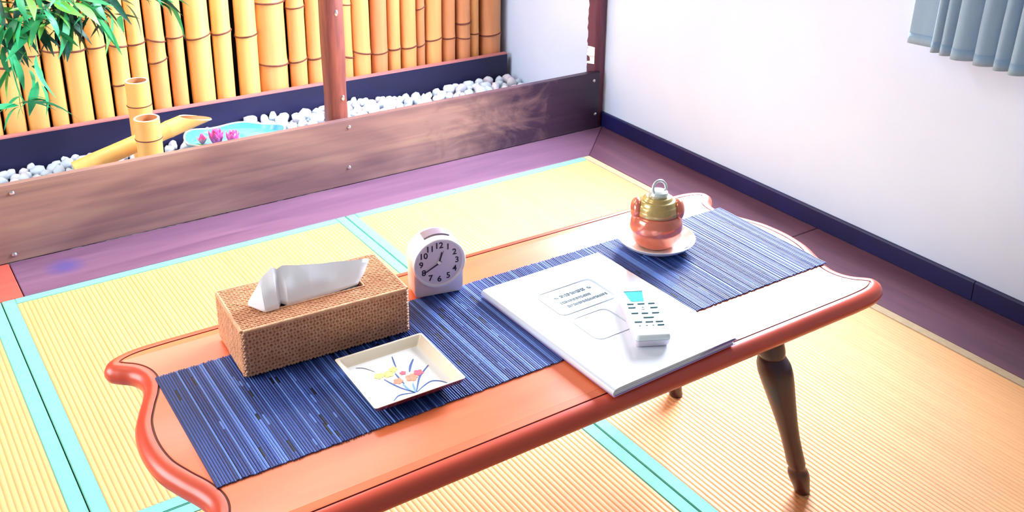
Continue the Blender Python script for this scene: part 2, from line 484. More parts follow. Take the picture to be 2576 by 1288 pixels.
t = thing('planter_back_board', 'dark navy board behind the pebbles below the bamboo poles', 'board', (0, 0.80, 0))
b = MB(); b.box(-2.85, 0.2, 0, 0.022, -0.05, 0.122); obj('board', b.me('board', 'board_navy'), t)
b = MB(); b.box(-2.85, 0.2, -0.001, 0.024, 0.1222, 0.1262); obj('board_edge', b.me('board_edge', 'board_edge'), t)
b = MB(); b.box(-2.85, WX, 0.226, 0.80, -0.059, -0.02)
tag(obj('planter_bed', b.me('planter_bed', 'soil')), kind='structure')

# ------------------------------------------------------------------ bamboo fence
poles = [(-1.75, 0.03, [.30]), (-1.69, 0.029, [.36]), (-1.625, 0.03, [.34]), (-1.56, 0.0302, [0.328]), (-1.496, 0.031, [0.355]), (-1.433, 0.0251, [0.358]), (-1.368, 0.0332, [0.353]), (-1.301, 0.0282, [0.353]),
         (-1.241, 0.0283, [0.348, 0.223]), (-1.181, 0.0264, [0.348]), (-1.121, 0.0283, [0.349, 0.281]), (-1.062, 0.0257, [0.352]), (-0.984, 0.039, [0.344]), (-0.911, 0.0312, [0.348]),
         (-0.827, 0.0359, [0.327]), (-0.735, 0.0535, [0.21, 0.429]), (-0.647, 0.0309, [0.212]), (-0.581, 0.0316, [0.213]), (-0.52, 0.0268, [0.205]), (-0.464, 0.025, [0.197]), (-0.402, 0.0343, [0.204]),
         (-0.332, 0.0318, [0.194]), (-0.271, 0.025, [0.199]), (-0.209, 0.0306, [0.199]), (-0.158, 0.0173, [0.197, 0.341]), (-0.103, 0.0333, [0.216]), (-0.037, 0.0278, [0.21]), (0.029, 0.0302, [0.201, 0.261]),
         (0.082, 0.0195, [0.21]), (0.159, 0.0470, [0.2])]
fence = thing('bamboo_fence', 'fence of upright golden bamboo poles behind the pebble bed', 'fence', (0, 0.86, 0))
random.seed(11)
for i, (x, r, nd) in enumerate(poles):
    z = nd[-1] if len(nd) > 1 and nd[-1] > nd[0] else nd[0]
    allz = list(nd)
    while z < 1.5:
        z += random.uniform(0.19, 0.27); allz.append(z)
    allz.sort()
    zs = [0.0]
    for q in allz: zs += [q - 0.03, q - 0.012, q - 0.005, q, q + 0.005, q + 0.012, q + 0.03]
    zs.append(1.6)
    zs = sorted(set(round(q, 4) for q in zs if 0 <= q <= 1.6))
    prof = []
    for q in zs:
        d = min(abs(q - k) for k in allz)
        bul = 0.055 if d < 0.003 else (0.03 if d < 0.008 else (0.008 if d < 0.02 else -0.008))
        prof.append((r * (0.985 + bul + 0.01 * noise.noise(Vector((q * 6, x * 9, 0)))), q))
    b = MB(); b.lathe(prof, 20)
    p = obj('pole', b.me('pole', BAM[0 if x < -0.75 and random.random() < 0.8 else (1 if x < -0.45 or random.random() < 0.35 else 2)], 50), fence, (x, max(0.0, r - .034), 0), (random.uniform(-.004, .004), random.uniform(-.008, .008), 0))
    for q in allz:
        if q > 0.7: continue
        b = MB()
        tl = random.uniform(-0.004, 0.004)
        ring = [Vector((r * 1.045 * math.cos(a), r * 1.045 * math.sin(a), q + tl * math.cos(a) * 2)) for a in [2 * PI * k / 24 for k in range(24)]]
        b.tube(ring, random.uniform(.0024, .0036), 6, closed=True)
        obj('node_ring', b.me('node_ring', 'bamboo_node', 60), p)

# ------------------------------------------------------------------ pebbles
random.seed(21)
def pebble_mesh(seed, sub):
    bm = bmesh.new(); bmesh.ops.create_icosphere(bm, subdivisions=sub, radius=1.0)
    for v in bm.verts:
        n = v.co.normalized()
        k = 1 + 0.28 * noise.noise(n * 1.4 + Vector((seed * 3.1, 0, 0))) + 0.12 * noise.noise(n * 3.2 + Vector((0, seed * 1.7, 0)))
        # flatten a few facets
        v.co = n * k
    for d in range(5):
        rnd = random.Random(seed * 17 + d); ax = Vector((rnd.uniform(-1, 1), rnd.uniform(-1, 1), rnd.uniform(-1, 1))).normalized(); lim = rnd.uniform(0.66, 0.86)
        for v in bm.verts:
            h = v.co.dot(ax)
            if h > lim: v.co -= ax * (h - lim) * 0.85
    me = bpy.data.meshes.new('pebble'); bm.to_mesh(me); bm.free()
    me.materials.append(PEB[seed % 3 if seed % 5 else 0]); me.shade_smooth()
    return me
PM = [pebble_mesh(i, 2) for i in range(9)]
PL = [pebble_mesh(i, 1) for i in range(4)]
blocked = [(-1.283, .42, .045), (-1.26, .58, .045)]
cand = []
y = 0.245
C0 = Vector((-1.9643, -2.4572, 1.2517))
def mound(x, y):
    h = 0.012 + 0.02 * noise.noise(Vector((x * 3.2, y * 3.0, 4.2)))
    h += 0.030 * math.exp(-((x + 0.62) / 0.28) ** 2) + 0.02 * math.exp(-((x - 0.05) / 0.15) ** 2)
    return h
placed = {}
for tries in range(16000):
    r = random.uniform(0.0150, 0.0255) if tries < 5000 else random.uniform(.0125, .018)
    px = random.uniform(-1.87, 0.205); py = random.uniform(.245, .785)
    if py - r < .228 or py + r > 0.799 or px + r > WX - 0.002: continue
    if ((px + 0.997) / 0.15) ** 2 + ((py - 0.54) / 0.112) ** 2 < 1.0: continue
    if any((px - a) ** 2 + (py - c) ** 2 < (q + r) ** 2 for a, c, q in blocked): continue
    gx, gy = int(px / .06), int(py / .06)
    near = [p for i in (-1, 0, 1) for j in (-1, 0, 1) for p in placed.get((gx + i, gy + j), [])]
    if any((px - a) ** 2 + (py - c) ** 2 < (.86 * (q + r)) ** 2 for a, c, q in near): continue
    placed.setdefault((gx, gy), []).append((px, py, r))
    z = mound(px, py) + random.uniform(-.002, .012)
    tt = (0.2 - C0.y) / (py - C0.y)     # height above the sight line over the front board
    cand.append((C0.z + (z + r - C0.z) * tt - 0.208, px, py, z, r))
cand.sort(reverse=True)
vis = [c for c in cand if -1.74 < c[1]]
single = vis[:300]; rest = [c for c in cand if c not in set(single)]
for _, px, py, z, r in single:
    o = obj('pebble', PM[random.randrange(9)], None, (px, py, z), (random.uniform(0, 6), random.uniform(0, 6), random.uniform(0, 6)))
    s = r; o.scale = (s * random.uniform(.85, 1.2), s * random.uniform(.85, 1.15), s * random.uniform(.75, 1.0))
    tag(o, 'white pebble in the stone bed between the planter boards', 'pebble', 'white pebbles in the planter bed')
b = MB(); 
for _, px, py, z, r in rest:
    me = PL[random.randrange(4)]
    Mx = Matrix.Translation((px, py, z)) @ Matrix.Rotation(random.uniform(0, 6), 4, 'Z') @ Matrix.Rotation(random.uniform(0, 6), 4, 'X') @ Matrix.Scale(r, 4)
    b.add([Mx @ v.co for v in me.vertices], [tuple(p.vertices) for p in me.polygons])
# deeper layer that closes the gaps
y = 0.25
while y < 0.79:
    x = -1.86
    while x < 0.2:
        me = PL[random.randrange(4)]; px = x + random.uniform(-.008, .008); py = y + random.uniform(-.006, .006)
        x += 0.03
        if ((px + 0.997) / 0.15) ** 2 + ((py - 0.54) / 0.112) ** 2 < 1.0 or any((px - a) ** 2 + (py - c) ** 2 < (q + .016) ** 2 for a, c, q in blocked): continue
        Mx = Matrix.Translation((px, py, mound(px, py) - 0.022)) @ Matrix.Rotation(random.uniform(0, 6), 4, 'Z') @ Matrix.Scale(0.016, 4)
        b.add([Mx @ v.co for v in me.vertices], [tuple(p.vertices) for p in me.polygons])
    y += 0.027
o = obj('pebble_bed', b.me('pebble_bed', PEB[1], 180))
tag(o, 'lower layer of white pebbles filling the planter', 'pebbles', kind='stuff')

# ------------------------------------------------------------------ bamboo tipping fountain
def culm(b, c, r, h, M=None, nodes=(), rim_mi=1, in_mi=2):
    zs = sorted(set([0, h] + [q + d for q in nodes for d in (-.02, -.006, 0, .006, .02)]))
    prof = []
    for q in zs:
        d = min([abs(q - k) for k in nodes] or [9])
        prof.append((r * (1.05 if d < .003 else 1.025 if d < .01 else 1.0), q))
    b.lathe(prof, 28, c, True, False, 0, M)
    b.lathe([(r, h), (r * 0.97, h + .001), (r * 0.86, h + .001), (r * .84, h)], 28, c, False, False, rim_mi, M)
    b.lathe([(r * .84, h), (r * .82, h - .05), (0.001, h - .05)], 28, c, False, True, in_mi, M)
t = thing('bamboo_fountain', 'golden bamboo tipping fountain with two upright posts and a slanted tube', 'garden fountain', (-1.27, 0.5, 0.0))
def ringband(r, z, c):
    b = MB(); b.tube([(c[0] + r * math.cos(2 * PI * k / 28), c[1] + r * math.sin(2 * PI * k / 28), z) for k in range(28)], 0.0018, 6, closed=True)
    return b.me('node_ring', 'bamboo_node', 60)
for c, r, h, nd in (((-0.013, -0.08, 0), .035, .245, .185), ((0.01, 0.08, 0), .033, .309, .235)):
    b = MB(); culm(b, c, r, h, None, (nd, nd - .15))
    p = obj('upright_post', b.me('upright_post', ['bamboo_pale', 'bamboo_rim', 'bamboo_inside'], 45), t)
    obj('node_ring', ringband(r * 1.04, nd, c), p)
A = Vector((-1.475, .5, .098)) - Vector(t.location); B = Vector((-1.083, .5, .203)) - Vector(t.location)
d = (B - A).normalized(); side = Vector((0, 1, 0)); up = side.cross(d) * -1
if up.z < 0: up = -up
n = 28; r = 0.0255; L_ = (B - A).length
b = MB(); rs = []; ri = []
for s_ in (0.0, 0.04, 0.046, 0.05, 0.056, 0.12, 0.27, 0.276, 0.28, 0.286, 1.0):
    ring = []; rin = []
    for k in range(n):
        a = 2 * PI * k / n; h = math.sin(a)
        s1 = s_
        if s_ == 1.0: s1 = L_ - (0.5 + 0.5 * h) * 0.085      # slanted cut, open side up
        rr = r * (1.05 if s_ in (.05, .28) else 1.025 if s_ in (.046, .056, .276, .286) else 1.0)
        ring.append(A + d * s1 + side * rr * math.cos(a) + up * rr * h)
    rs.append(ring)
b.rings(rs, True, False, 0)
inner = [[A + d * (L_ - (0.5 + 0.5 * math.sin(2 * PI * k / n)) * 0.085) + side * r * .84 * math.cos(2 * PI * k / n) + up * r * .84 * math.sin(2 * PI * k / n) for k in range(n)]]
b.rings([rs[-1], inner[0]], False, False, 1)
deep = [A + d * (L_ - 0.12) + side * r * .8 * math.cos(2 * PI * k / n) + up * r * .8 * math.sin(2 * PI * k / n) for k in range(n)]
b.rings([inner[0], deep], False, True, 2)
tb = obj('tipping_tube', b.me('tipping_tube', ['bamboo_pale', 'bamboo_rim', 'bamboo_inside'], 45), t)
b = MB(); b.tube([(-0.012, -0.08, .145), (0.01, .08, .145)], 0.005, 10); obj('pivot_rod', b.me('pivot_rod', 'bamboo_inside', 40), t)

# ------------------------------------------------------------------ blue basin, flowers
t = thing('water_basin', 'shallow turquoise glazed basin with a wavy rim among the pebbles', 'basin', (-0.997, 0.54, -0.015), math.radians(-14))
def bw(a, r, z, wav=0.0):
    k = 1 + 0.03 * math.sin(3 * a + .6) + 0.02 * math.sin(5 * a)
    return Vector((0.153 * r * k * math.cos(a), 0.112 * r * k * math.sin(a), z + wav * (math.sin(5 * a + 1) + .6 * math.sin(3 * a))))
n = 72; AN = [2 * PI * i / n for i in range(n)]
b = MB()
b.rings([[bw(a, .45, .0) for a in AN], [bw(a, .75, .03) for a in AN], [bw(a, .93, .08) for a in AN], [bw(a, 1.0, .112, .005) for a in AN]], True, False)
b.rings([[bw(a, .965, .112, .005) for a in AN], [bw(a, .88, .08) for a in AN], [bw(a, .7, .05) for a in AN], [bw(a, .3, .04) for a in AN]], False, True)
o = obj('bowl', b.me('bowl', 'bowl_glaze', 60), t)
b = MB(); b.rings([[bw(a, 1.0, .112, .005) for a in AN], [bw(a, .995, .116, .005) for a in AN], [bw(a, .97, .116, .005) for a in AN], [bw(a, .965, .112, .005) for a in AN]], False, False)
obj('rim', b.me('rim', 'bowl_rim', 80), t)
b = MB(); b.rings([[bw(a, .925, .097) for a in AN], [bw(a, .5, .0975) for a in AN], [bw(a, .1, .097) for a in AN]], False, True); obj('water', b.me('water', 'water', 80), t)

def petal(L, W, curl, mname, name='petal'):
    V = []; F = []
    for i in range(6):
        s_ = i / 5; w_ = W * math.sin(PI * (0.12 + 0.88 * s_) ** .8) if i < 5 else 0.0006
        for k in (-1, 0, 1):
            V.append((k * w_, L * s_ * math.cos(curl * s_), L * s_ * math.sin(curl * s_) + (0.25 * w_ if k else 0)))
    for i in range(5):
        for k in range(2):
            a = i * 3 + k; F.append((a, a + 1, a + 4, a + 3))
    me = mesh(name, V, F, mname, 80)
    return me
def solidify(o, th):
    md = o.modifiers.new('thickness', 'SOLIDIFY'); md.thickness = th; md.offset = 0
PP = petal(0.036, 0.010, 0.5, 'petal_pink'); PQ = petal(0.030, 0.009, .3, 'petal_pale'); PG = petal(0.03, 0.012, .2, LEAF[3], 'leaf')
for me in (PP, PQ):
    pass
for (x, y, sc, lab, ms) in ((-1.062, 0.520, 1.45, 'tall pink lotus bloom floating in the turquoise basin', (PP, PP)), (-1.018, 0.498, 1.3, 'low pink bloom floating nearest the front board in the basin', (PP, PQ)), (-1.096, 0.552, 0.95, 'small pale pink bud floating at the left of the basin', (PQ, PP))):
    f = thing('lotus_flower', lab, 'flower', (x, y, 0.0835), 0, 'pink flowers in the basin')
    f.scale = (sc, sc, sc)
    for ring, (cnt, tilt) in enumerate(((7, 0.62), (6, 1.0), (4, 1.3))):
        for k in range(cnt):
            o = obj('petal', ms[ring % 2], f, (0, 0, 0.0015), (tilt, 0, 2 * PI * k / cnt + ring * .4))
            solidify(o, 0.0008)
for (x, y, a, lab) in ((-1.063, 0.485, 2.6, 'lime green leaf floating in front of the tall pink bloom'), (-1.10, 0.52, 1.2, 'lime green leaf floating beside the small pale bud'), (-1.03, 0.47, 4.2, 'lime green leaf floating nearest the front board')):
    o = obj('lotus_leaf', PG, None, (x, y, 0.0845), (0.15, 0, a)); solidify(o, .0008)
    tag(o, lab, 'leaf', 'leaves in the basin')

# ------------------------------------------------------------------ bamboo foliage hanging at the left
random.seed(5)
fol = thing('bamboo_foliage', 'hanging spray of bright green bamboo leaves at the upper left', 'foliage', (-1.45, 0.66, 0.95))
base = Vector(fol.location)
def leafmesh(L, W, bend, mk):
    V = []; F = []; n = 7
    for i in range(n):
        s_ = i / (n - 1); w_ = W * (math.sin(PI * min(1, s_ * 1.02 + .04)) ** .75) if 0 < i < n - 1 else W * .06
        z = -bend * s_ * s_ * L
        for k in (-1, 0, 1): V.append((k * w_, L * s_, z + (0.25 * w_ if k else 0)))
    for i in range(n - 1):
        for k in range(2):
            a = i * 3 + k; F.append((a, a + 1, a + 4, a + 3))
    return mesh('leaf', V, F, mk, 80)
LM = {}
for mi in range(4):
    LM[mi] = [leafmesh(random.uniform(.06, .11), random.uniform(.0065, .0125), random.uniform(.1, .7), LEAF[mi]) for _ in range(4)]
stems = [[(-1.49, .62, .95), (-1.50, .60, .75), (-1.505, .58, .58), (-1.512, .57, .44)],
         [(-1.42, .66, .95), (-1.40, .64, .75), (-1.36, .63, .60), (-1.30, .62, .52)],
         [(-1.35, .68, .95), (-1.26, .66, .75), (-1.20, .64, .62), (-1.15, .62, .53)],
         [(-1.56, .64, .95), (-1.58, .62, .75), (-1.585, .60, .58), (-1.575, .58, .36), (-1.565, .57, .30)],
         [(-1.45, .70, .95), (-1.44, .70, .78), (-1.42, .70, .60), (-1.40, .68, .50)]]
samples = []
for si, s_ in enumerate(stems):
    pts = catmull(s_, 8)
    b = MB(); b.tube([p - base for p in pts], [0.0035 * (1 - .6 * i / len(pts)) for i in range(len(pts))], 8)
    obj('stem', b.me('stem', LEAF[0] if si in (0, 3) else LEAF[1], 60), fol)
    samples.append(pts)
def add_leaf(p, di, mi):
    q = Vector(di).to_track_quat('Y', 'Z').to_euler()
    q.rotate_axis('Y', random.uniform(-.9, .9))
    o = obj('leaf', random.choice(LM[mi]), fol, Vector(p) - base, q)
    sc = random.uniform(.8, 1.15); o.scale = (sc, sc, sc)
    return o
for k in range(210):       # dense crown
    x = random.triangular(-1.70, -1.22, -1.46); z = random.triangular(.455, .66, .53) + 0.06 * (x + 1.5)
    y = random.uniform(.56, .74)
    di = (random.uniform(-1, 1.1), random.uniform(-.9, .3), random.uniform(-.9, .25))
    mi = 2 if (y > .62 and random.random() < .85) else random.choice([0, 0, 1, 1, 3])
    add_leaf((x, y, z), di, mi)
for k in range(16):        # spray to the right
    s_ = random.random(); x = -1.26 + .12 * s_; z = .60 - .07 * s_ + random.uniform(-.03, .02)
    add_leaf((x, random.uniform(.60, .66), z), (random.uniform(.3, 1.2), random.uniform(-.5, .2), random.uniform(-.7, .05)), random.choice([1, 1, 2, 0]))
for k in range(14):        # hanging tip
    s_ = random.random(); z = .47 - .14 * s_
    add_leaf((-1.545 + random.uniform(-.05, .04), random.uniform(.55, .62), z), (random.uniform(-.8, .8), random.uniform(-.5, .2), random.uniform(-1.2, -.2)), random.choice([0, 0, 1, 3]))
for k in range(10):        # lowest whorl
    a = random.uniform(-.4, .4)
    add_leaf((-1.565 + random.uniform(-.02, .02), .57 + random.uniform(-.02, .02), .30 + random.uniform(-.012, .012)), (random.choice([-1, 1, 1]), random.uniform(-.5, .3), a * .5), 0)

# ------------------------------------------------------------------ low table
T = 0.40
TA = math.radians(-1.05)
table = thing('low_table', 'low glossy orange-red wooden table with scrolled ends and turned legs', 'table', (-1.143, -1.292, 0), TA)
end = [(.602, 0), (.597, .05), (.583, .09), (.570, .12), (.563, .145), (.564, .165), (.572, .182), (.586, .195), (.596, .207), (.598, .221), (.590, .236), (.572, .247), (.545, .2535), (.50, .2555)]
quarter = [Vector((u, v, 0)) for u, v in end]
right = [Vector((p.x, -p.y, 0)) for p in reversed(quarter[1:])] + quarter
right = catmull(right, 7)
outline = right + [Vector((-p.x, -p.y, 0)) for p in right]
# subdivide straight runs is not needed
N_ = len(outline)
def offset(d):
    out = []
    for i, p in enumerate(outline):
        tdir = (outline[(i + 1) % N_] - outline[i - 1]); tdir.normalize()
        nrm = Vector((tdir.y, -tdir.x, 0))
        out.append(p - nrm * d)
    if d <= 0.004: return out
    ok = []
    for q in out:
        ok.append(min((q - p).length for p in outline) > d - 0.0012)
    for i in range(N_):
        if not ok[i]:
            for s_ in range(1, N_):
                if ok[(i + s_) % N_]: out[i] = out[(i + s_) % N_]; break
                if ok[i - s_]: out[i] = out[i - s_]; break
    return out
def ring(d, z): return [Vector((p.x, p.y, z)) for p in offset(d)]
b = MB()
b.rings([ring(.0235, T - .0030), ring(.0245, T - .0004), ring(.027, T)], False, False)
cap = []
for p in ring(.027, T):
    if not cap or (p - cap[-1]).length > 1e-5: cap.append(p)
if (cap[0] - cap[-1]).length < 1e-5: cap.pop()
# a strip mesh across the top, so the cap is clean
k = len(cap); h = k // 2
from mathutils.geometry import tessellate_polygon
b.add(cap, [tuple(t_) for t_ in tessellate_polygon([cap])])
tt_me = b.me('tabletop', 'lacquer', 35)
bm = bmesh.new(); bm.from_mesh(tt_me); bmesh.ops.remove_doubles(bm, verts=bm.verts[:], dist=2e-5); bmesh.ops.recalc_face_normals(bm, faces=bm.faces[:]); bm.to_mesh(tt_me); bm.free()
obj('tabletop', tt_me, table)
b = MB()
b.rings([ring(.018, T - .030), ring(.009, T - .029), ring(.003, T - .025), ring(0, T - .018), ring(.0006, T - .012), ring(.004, T - .006), ring(.010, T - .0018), ring(.0165, T), ring(.0215, T - .0003), ring(.0221, T - .0022)], True, False)
obj('edge_molding', b.me('edge_molding', 'lacquer_rim', 35), table)
b = MB(); b.rings([ring(.0219, T - .0008), ring(.0222, T - .0018), ring(.0238, T - .0018), ring(.0243, T - .0006)], False, False)
obj('groove', b.me('groove', 'lacquer_groove'), table)
# apron under the top
b = MB(); b.box(-.46, .46, -.20, -.185, T - .056, T - .030); b.box(-.46, .46, .185, .20, T - .056, T - .030)
b.box(-.46, -.445, -.185, .185, T - .056, T - .030); b.box(.445, .46, -.185, .185, T - .056, T - .030)
obj('apron', b.me('apron', 'leg_wood'), table)
LP = [(.0130, 0), (.0145, .004), (.0155, .015), (.0190, .034), (.0195, .044), (.0180, .052), (.0146, .057), (.0155, .061), (.0172, .070), (.0166, .10), (.0174, .135), (.0198, .17), (.0240, .21), (.0285, .25), (.0305, .275), (.0295, .292), (.0255, .304), (.0215, .309), (.0235, .313), (.0255, .322), (.0262, .345), (.0262, .375)]
Rz = Matrix.Rotation(-TA, 3, 'Z')
def leg(foot, top):
    f_ = Rz @ (Vector((foot[0], foot[1], 0)) - Vector((-1.143, -1.292, 0))); f_.z = 0
    t_ = Rz @ (Vector((top[0], top[1], 0)) - Vector((-1.143, -1.292, 0))); t_.z = T - .027
    b = MB(); rs = []
    n = 28; H = 0.375
    for r, s_ in LP:
        c = f_ + (t_ - f_) * (s_ / H)
        c.z = max(c.z, 0)
        rs.append([c + Vector((r * math.cos(2 * PI * k / n), r * math.sin(2 * PI * k / n), 0)) for k in range(n)])
    b.rings(rs)
    return obj('leg', b.me('leg', 'leg_wood', 50), table)
leg((-.6855, -1.5255), (-.800, -1.488))
leg((-.6757, -1.172), (-.790, -1.135))
leg((-1.655, -1.500), (-1.545, -1.465))
leg((-1.65, -1.150), (-1.540, -1.115))

# ------------------------------------------------------------------ table runner
rn = thing('table_runner', 'long ribbed navy blue runner laid along the table', 'table runner', (-1.1345, -1.2852, T), TA)
RL, RW = 1.105, 0.276
NS = 310; pit = RL / NS
random.seed(9)
b = MB()
for i in range(NS):
    x0 = -RL / 2 + i * pit; x1 = x0 + pit * random.uniform(.78, .92)
    e0 = -RW / 2 - random.uniform(0, .0022); e1 = RW / 2 + random.uniform(0, .0022)
    rr = random.random()
    cm = 0 if rr < .55 else (1 if rr < .75 else 2)
    h = random.uniform(.0020, .0030)
    cuts = [e0]; marks = []
    y = e0 + random.uniform(.0, .25)
    while y < e1 - .04 and random.random() < .36:
        ln = random.uniform(.012, .03)
        marks.append((y, y + ln)); y += ln + random.uniform(.05, .2)
    segs = []; yy = e0
    for a, c in marks:
        segs.append((yy, a, cm)); segs.append((a, c, 3 if random.random() < .62 else 1)); yy = c
    segs.append((yy, e1, cm))
    for a, c, mi in segs:
        hh = h if mi != 3 else h - .0004
        V = []
        for y_ in (a, c):
            V += [(x0, y_, .0008), (x0 + .0005, y_, hh - .0003), (x0 + (x1 - x0) * .35, y_, hh), (x0 + (x1 - x0) * .7, y_, hh), (x1 - .0004, y_, hh - .0003), (x1, y_, .0008)]
        F = [(k, k + 1, k + 7, k + 6) for k in range(5)] + [(0, 5, 4, 3, 2, 1), (6, 7, 8, 9, 10, 11)]
        b.add(V, F, mi)
obj('ribs', b.me('ribs', ['runner_blue', 'runner_light', 'runner_deep', 'runner_black'], 60), rn)
b = MB(); b.box(-RL / 2, RL / 2, -RW / 2, RW / 2, 0, .0011); obj('backing', b.me('backing', 'runner_black'), rn)
ZR = T + .003

# ------------------------------------------------------------------ tissue box
BA = math.radians(-3.6)
tb = thing('tissue_box', 'woven rattan tissue box cover on the table runner', 'tissue box', (-1.449, -1.1557, ZR), BA)
BX, BY, BH = .1285, .0668, .0775
obj('box_body', rbox('box_body', 2 * BX - .003, 2 * BY - .003, BH - .0015, .006, 'rattan_under', 3), tb)
SU0, SU1, SV0, SV1 = -.078, .072, -.034, .012
random.seed(4)
def weave(kind, su, sv, place, skip=None, cell=.0050):
    b = MB()
    nu = int(round(su / cell)); nv = int(round(sv / cell)); cu = su / nu; cv = sv / nv
    for i in range(nu):
        for j in range(nv):
            u = -su / 2 + (i + .5) * cu; v = -sv / 2 + (j + .5) * cv
            if skip and skip(u, v): continue
            if kind == 'diag':
                ang = PI / 4 if (i // 2 + j) % 2 else -PI / 4
                lu, lv = cu * .74, cv * .44
            elif kind == 'row':
                ang = 0.25 if (i + j) % 2 else -0.25
                lu, lv = cu * .64, cv * .42
            else:
                ang = 0 if (i + j) % 2 else PI / 2
                lu, lv = cu * .56, cv * .42
            ca, sa = math.cos(ang), math.sin(ang)
            h = random.uniform(.0013, .0020)
            pts = []
            for k, (a, c, z) in enumerate([(-1, -1, 0), (1, -1, 0), (1, 1, 0), (-1, 1, 0), (-.62, -.6, 1), (.62, -.6, 1), (.62, .6, 1), (-.62, .6, 1)]):
                x = a * lu; y = c * lv
                pts.append(place(u + x * ca - y * sa, v + x * sa + y * ca, h * z - .0006 * (1 - z)))
            b.add(pts, [(4, 5, 6, 7), (0, 1, 5, 4), (1, 2, 6, 5), (2, 3, 7, 6), (3, 0, 4, 7)])
    return b
def put(name, b):
    o = obj(name, b.me(name, 'rattan', 50), tb); o['kind'] = 'stuff'
sk = lambda u, v: SU0 < u < SU1 and SV0 + .006 < v < SV1 - .004
put('woven_top', weave('row', 2 * BX - .006, 2 * BY - .006, lambda u, v, h: (u, v, BH - .0015 + h), sk))
put('woven_side', weave('diag', 2 * BX - .004, BH - .005, lambda u, v, h: (u, -BY + .0015 - h, v + BH / 2)))
put('woven_side', weave('diag', 2 * BX - .004, BH - .005, lambda u, v, h: (-u, BY - .0015 + h, v + BH / 2)))
put('woven_side', weave('row', 2 * BY - .004, BH - .005, lambda u, v, h: (-BX + .0015 - h, -u, v + BH / 2)))
put('woven_side', weave('row', 2 * BY - .004, BH - .005, lambda u, v, h: (BX - .0015 + h, u, v + BH / 2)))
b = MB(); b.box(SU0 + .004, SU1 - .004, SV0 + .008, SV1 - .006, BH - .0020, BH - .0012); obj('slot', b.me('slot', 'slot_dark'), tb)
b = MB()
rimp = [(SU0, SV0 + .006), (SU1, SV0 + .006), (SU1, SV1 - .004), (SU0, SV1 - .004)]
path = []
for k in range(4):
    a = Vector((*rimp[k], BH)); c = Vector((*rimp[(k + 1) % 4], BH)); nseg = max(2, int((c - a).length / .004))
    for s_ in range(nseg): path.append(a + (c - a) * s_ / nseg)
b.tube(path, [.0016 + .0006 * (i % 2) for i in range(len(path))] + [0.0016], 6, closed=True); obj('slot_rim', b.me('slot_rim', 'rattan', 60), tb)
# top and corner edging
for sgn in (-1, 1):
    b = MB(); pth = [(-BX + .004 + (2 * BX - .008) * k / 60, sgn * (BY - .002), BH - .002) for k in range(61)]
    b.tube(pth, [.0026 + .0006 * (k % 2) for k in range(61)], 6); obj('edge_braid', b.me('edge_braid', 'rattan', 60), tb)
    b = MB(); pth = [(sgn * (BX - .002), -BY + .004 + (2 * BY - .008) * k / 32, BH - .002) for k in range(33)]
    b.tube(pth, [.0026 + .0006 * (k % 2) for k in range(33)], 6); obj('edge_braid', b.me('edge_braid', 'rattan', 60), tb)
# the tissue: a folded sheet pulled out of the slot
front = [(-.100, -.010, .006), (-.082, -.032, .0005), (-.062, -.031, .0), (-.055, -.019, .001), (-.047, -.028, .0), (-.010, -.027, .0), (.030, -.025, .0), (.064, -.022, .002)]
mid = [(-.099, -.008, .008), (-.080, -.014, .020), (-.060, -.015, .026), (-.053, -.006, .022), (-.044, -.016, .023), (-.006, -.014, .020), (.038, -.014, .014), (.078, -.012, .011)]
topl = [(-.098, -.006, .010), (-.076, .004, .034), (-.056, .010, .049), (-.050, .006, .045), (-.040, .009, .047), (.000, .006, .040), (.046, .005, .033), (.094, .002, .027)]
back = [(-.096, -.002, .006), (-.074, .012, .020), (-.054, .018, .028), (-.046, .016, .026), (-.034, .016, .026), (.004, .014, .022), (.046, .012, .016), (.086, .008, .014)]
bott = [(-.090, .006, .001), (-.068, .008, .0), (-.048, .007, .0), (-.040, .006, .0), (-.028, .005, .0), (.004, .005, .0), (.036, .005, .0), (.064, .004, .001)]
def lin(pts, k):
    out = []
    for a_, c_ in zip(pts, pts[1:]):
        out += [a_.lerp(c_, q / k) for q in range(k)]
    return out + [pts[-1]]
rows = [lin([Vector(p) for p in rw], 4) for rw in (front, mid, topl, back, bott)]
cols = []
for i in range(len(rows[0])): cols.append(lin([r_[i] for r_ in rows], 4))
for i, c in enumerate(cols):
    for j, p in enumerate(c):
        if 0 < j < len(c) - 1: c[j] = p + Vector((0, .0022 * noise.noise(Vector((p.x * 55, p.z * 40, 3))), .0012 * noise.noise(Vector((p.x * 70, p.y * 60, 8)))))
V = [tuple(p) for c in cols for p in c]; m_ = len(cols[0])
F = [(i * m_ + j, (i + 1) * m_ + j, (i + 1) * m_ + j + 1, i * m_ + j + 1) for i in range(len(cols) - 1) for j in range(m_ - 1)]
ts = obj('tissue', mesh('tissue', V, F, 'tissue_paper', 22)); ts.location = (-1.449, -1.1557, ZR + BH + .0012); ts.rotation_euler = (0, 0, BA)
solidify(ts, .0006)
tag(ts, 'white tissue pulled up through the slot of the rattan box', 'tissue')

